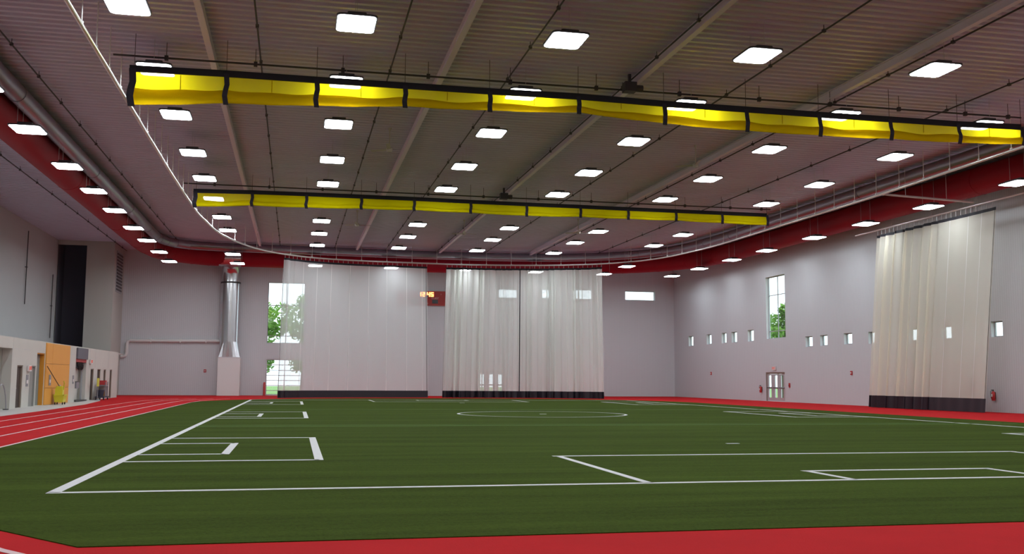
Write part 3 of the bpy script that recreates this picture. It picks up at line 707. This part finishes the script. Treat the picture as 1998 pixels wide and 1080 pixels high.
# vertical downpipes on the set-back wall
for (ax_, ay, by, lb) in ((53, 450, 595, 'thin dark downpipe high on the set-back left wall, nearer one'), (101, 535, 660, 'thin dark downpipe on the set-back left wall, farther one')):
    a, b = PX(ax_, ay, 0, XU), PX(ax_, by, 0, XU); z_lo = max(b[2], HB+.01); o = empty('downpipe', (XU+.1, a[1], z_lo), label=lb, category='pipe', group='thin downpipes')
    part(o, 'pipe', 'frame_dark', lambda q: q.tube([(XU+.1, a[1], z_lo), (XU+.1, a[1], a[2])], .035, 8)); part(o, 'clip', 'frame_dark', lambda q: q.box(XU+.005, XU+.17, a[1]-.09, a[1]+.09, (a[2]+z_lo)/2, (a[2]+z_lo)/2+.05))
vg = empty('vent_grille', (XB, 91, 9), label='dark louvred vent high in the rear left corner', category='vent')
part(vg, 'vent_frame', 'frame_grey', lambda b: b.box(XB+.002, XB+.05, 90.0, 92.8, 8.8, 12.3))
for k in range(12): part(vg, 'louvre', 'frame_dark', lambda b: b.box(XB+.05, XB+.09, 90.1, 92.7, 8.95+k*.275, 9.1+k*.275))

# ------------------------------------------------------------------ things along the left block
op = empty('wall_panel', (XL, 62.9, 0), label='bright orange tiled wall panel behind the yellow mop bucket', category='wall panel')
py_ = (59.92, 61.4, 65.9); pz_ = (.02, .95, 2.3, 3.46)
for a, b in zip(py_, py_[1:]):
    for c, d in zip(pz_, pz_[1:]): part(op, 'panel', 'orange', lambda q: q.box(XL, XL+.06, a+.008, b-.008, c+.008, d-.008))
rs = empty('roller_shutter', (XL, 69.6, 2.6), label='dark grey roller shutter box over the hatch beside the orange panel', category='shutter')
part(rs, 'shutter_box', 'shutter', lambda b: b.box(XL-.4, XL+.1, 68.0, 71.2, 2.72, 3.42)); part(rs, 'bottom_bar', 'scarlet', lambda b: b.box(XL-.3, XL-.0, 68.0, 71.2, 2.52, 2.72))
for k in range(4): part(rs, 'slat', 'shutter', lambda b: b.box(XL-.2, XL-.16, 68.0, 71.2, 2.5-.09*(k+1), 2.5-.09*k-.015))
for y in (68.0, 71.1): part(rs, 'guide_rail', 'frame_grey', lambda b: b.box(XL-.3, XL-.2, y, y+.1, .02, 2.5))
hg = empty('hanging_gear', (XL-.05, 69.5, 2.0), label='dark sports gear hanging under the shutter box', category='sports gear')
for k in range(5): part(hg, 'strap_loop', 'rubber', lambda b: b.tube([(XL-.1, 68.8+k*.35, 2.5), (XL-.02, 68.85+k*.35, 2.3), (XL-.06, 68.95+k*.35, 2.1-.05*(k % 2)), (XL-.1, 69.05+k*.35, 2.3), (XL-.1, 69.08+k*.35, 2.5)], .045, 6))
df = empty('drinking_fountain', (XL-.2, 68.5, .7), label='dark grey drinking fountain inside the shutter hatch', category='fountain')
part(df, 'basin', 'grey_plastic', lambda b: b.box(XL-.4, XL+.05, 68.15, 69.05, .85, 1.25)); part(df, 'bowl', 'frame_dark', lambda b: b.tube([(XL-.15, 68.6, 1.25), (XL-.15, 68.6, 1.29)], [.2, .24], 14)); part(df, 'spout', 'chrome', lambda b: b.tube([(XL-.3, 68.6, 1.25), (XL-.28, 68.6, 1.38), (XL-.2, 68.6, 1.4)], .018, 6))
MB().box(XL-.35, XL+.12, 67.95, 71.25, .02, .1).build('trim_1', 'frame_dark', **ST)

bx_, by_ = -13.05, 61.9
mbk = empty('mop_bucket', (bx_, by_, 0), label='yellow wheeled mop bucket with wringer in front of the orange panel', category='mop bucket')
def tub(b):
    lo = [(bx_-.22, by_-.32, .14), (bx_+.22, by_-.32, .14), (bx_+.22, by_+.32, .14), (bx_-.22, by_+.32, .14)]; hi = [(bx_-.28, by_-.42, .55), (bx_+.28, by_-.42, .55), (bx_+.28, by_+.42, .55), (bx_-.28, by_+.42, .55)]
    b.add(lo+hi, [(3,2,1,0),(0,1,5,4),(1,2,6,5),(2,3,7,6),(3,0,4,7)]); b.box(bx_-.3, bx_+.3, by_-.45, by_-.4, .52, .57).box(bx_-.3, bx_+.3, by_+.4, by_+.45, .52, .57).box(bx_-.3, bx_-.26, by_-.45, by_+.45, .52, .57).box(bx_+.26, bx_+.3, by_-.45, by_+.45, .52, .57)
part(mbk, 'tub', 'yellow_plastic', tub)
part(mbk, 'wringer', 'yellow_plastic', lambda b: b.box(bx_-.2, bx_+.2, by_-.42, by_-.02, .5, .95).box(bx_-.16, bx_+.16, by_-.36, by_-.08, .95, 1.05)); part(mbk, 'wringer_handle', 'yellow_plastic', lambda b: b.tube([(bx_+.2, by_-.2, .85), (bx_+.26, by_-.32, 1.25), (bx_+.26, by_-.5, 1.32)], .03, 8))
for sx in (-.2, .2):
    for sy in (-.28, .28): part(mbk, 'caster', 'rubber', lambda b: b.tube([(bx_+sx-.025, by_+sy, .07), (bx_+sx+.025, by_+sy, .07)], .064, 12).cbox((bx_+sx, by_+sy, .14), (.05, .06, .06)))
mo = empty('mop', (bx_, by_-.2, .4), label='wooden-handled mop leaning in the yellow bucket', category='mop')
part(mo, 'mop_handle', 'wood', lambda b: b.tube([(bx_, by_-.2, 1.0), (XL+.12, by_-1.95, 2.15)], .024, 8)); part(mo, 'mop_head', 'pale_grey', lambda b: b.tube([(bx_, by_-.18, .6), (bx_, by_-.2, .9), (bx_, by_-.2, 1.12)], [.13, .1, .04], 10))

cx_, cy_ = -13.0, 74.4
ct = empty('janitor_cart', (cx_, cy_, 0), label='cluttered cart with grey bag standing before the dark doors', category='cart')
part(ct, 'lower_deck', 'dark_blue', lambda b: b.box(cx_-.3, cx_+.3, cy_-.8, cy_+.9, .16, .26)); part(ct, 'upper_shelf', 'grey_plastic', lambda b: b.box(cx_-.28, cx_+.28, cy_-.3, cy_+.6, .95, 1.03))
for sx in (-.26, .26):
    for sy in (-.28, .58): part(ct, 'upright', 'grey_plastic', lambda b: b.box(cx_+sx-.025, cx_+sx+.025, cy_+sy-.025, cy_+sy+.025, .26, 1.25))
for sx in (-.25, .25):
    for sy in (-.7, .8): part(ct, 'caster', 'rubber', lambda b: b.tube([(cx_+sx-.03, cy_+sy, .085), (cx_+sx+.03, cy_+sy, .085)], .079, 12))
part(ct, 'waste_bag', 'pale_grey', lambda b: b.tube([(cx_, cy_+.75, .27), (cx_, cy_+.75, .5), (cx_, cy_+.75, 1.0), (cx_, cy_+.72, 1.2)], [.18, .27, .25, .2], 14))
part(ct, 'blue_bin', 'dark_blue', lambda b: b.tube([(cx_, cy_-.5, .27), (cx_, cy_-.5, .7)], [.2, .26], 14)); part(ct, 'orange_jug', 'orange_deep', lambda b: b.box(cx_-.12, cx_+.2, cy_-.1, cy_+.25, .27, .6))
part(ct, 'red_box', 'scarlet', lambda b: b.box(cx_-.2, cx_+.2, cy_+.1, cy_+.55, 1.04, 1.34))
ys_ = empty('caution_sign', (-12.95, 72.6, 0), label='yellow caution sign on a stand left of the cluttered cart', category='sign')
part(ys_, 'sign_panel', 'yellow_plastic', lambda b: b.box(-12.97, -12.93, 72.25, 72.9, .95, 1.5)); part(ys_, 'stand', 'grey_plastic', lambda b: b.tube([(-12.95, 72.57, .03), (-12.95, 72.57, .95)], .025, 8).tube([(-12.95, 72.57, .007), (-12.95, 72.57, .035)], [.2, .16], 12))
hb = empty('hose', (XL-.3, 52.2, 0), label='thin grey bent hose standing in the open bay at left edge', category='hose')
p = [PX(x, y, 0, XL+.15) for x, y in ((0, 752), (3, 749), (6, 750), (8.5, 757), (11, 772), (11.5, 792))]
part(hb, 'hose_tube', 'galv_dull', lambda b: b.tube([tuple(q) for q in p]+[(p[-1][0], p[-1][1], .02)], .03, 8)); part(hb, 'foot', 'frame_dark', lambda b: b.tube([(p[-1][0], p[-1][1], .008), (p[-1][0], p[-1][1], .05)], .13, 12))

# ------------------------------------------------------------------ outdoors
MB().box(-120, 160, 95, 220, -.4, -.15).build('lawn_far', 'lawn', **ST)
MB().box(38, 160, -60, 95, -.4, -.15).build('lawn_right', 'lawn', **ST)
def tree(loc, h, rad, seed, label):
    rnd = random.Random(seed); T = empty('tree', loc, label=label, category='tree', group='leafy trees outside the windows')
    MB().tube([(0,0,0), (.1,.05,h*.35), (0,.1,h*.7)], [.28, .2, .08], 8).build('trunk', 'bark', T)
    b = MB(); blobs = [(Vector((rnd.gauss(0, rad*.45), rnd.gauss(0, rad*.45), h*(.3+.6*rnd.random()))), rad*(.3+.25*rnd.random())) for _ in range(16)]
    for c, r in blobs:
        for _ in range(170):
            d = Vector((rnd.gauss(0,1), rnd.gauss(0,1), rnd.gauss(0,1))).normalized()*r*(.55+.45*rnd.random()); q = c+d
            u = Vector((rnd.gauss(0,1), rnd.gauss(0,1), rnd.gauss(0,1))).normalized(); v_ = u.orthogonal().normalized(); s_ = .16+.12*rnd.random()
            b.add([q-u*s_, q+v_*s_*.6, q+u*s_, q-v_*s_*.6], [(0,1,2,3)])
    f = b.build('foliage', 'leaf', T); f['kind'] = 'stuff'
    return T
tree((-3.3, 112, -.15), 10.2, 2.7, 3, 'leafy tree outside the tall far window, left one'); tree((.9, 113, -.15), 11.2, 2.2, 5, 'leafy tree outside the tall far window, right one')
tree((*PX(1527, 640, 0, 46.)[:2], -.15), 9.6, 1.9, 7, 'leafy tree outside the tall window in the right wall')
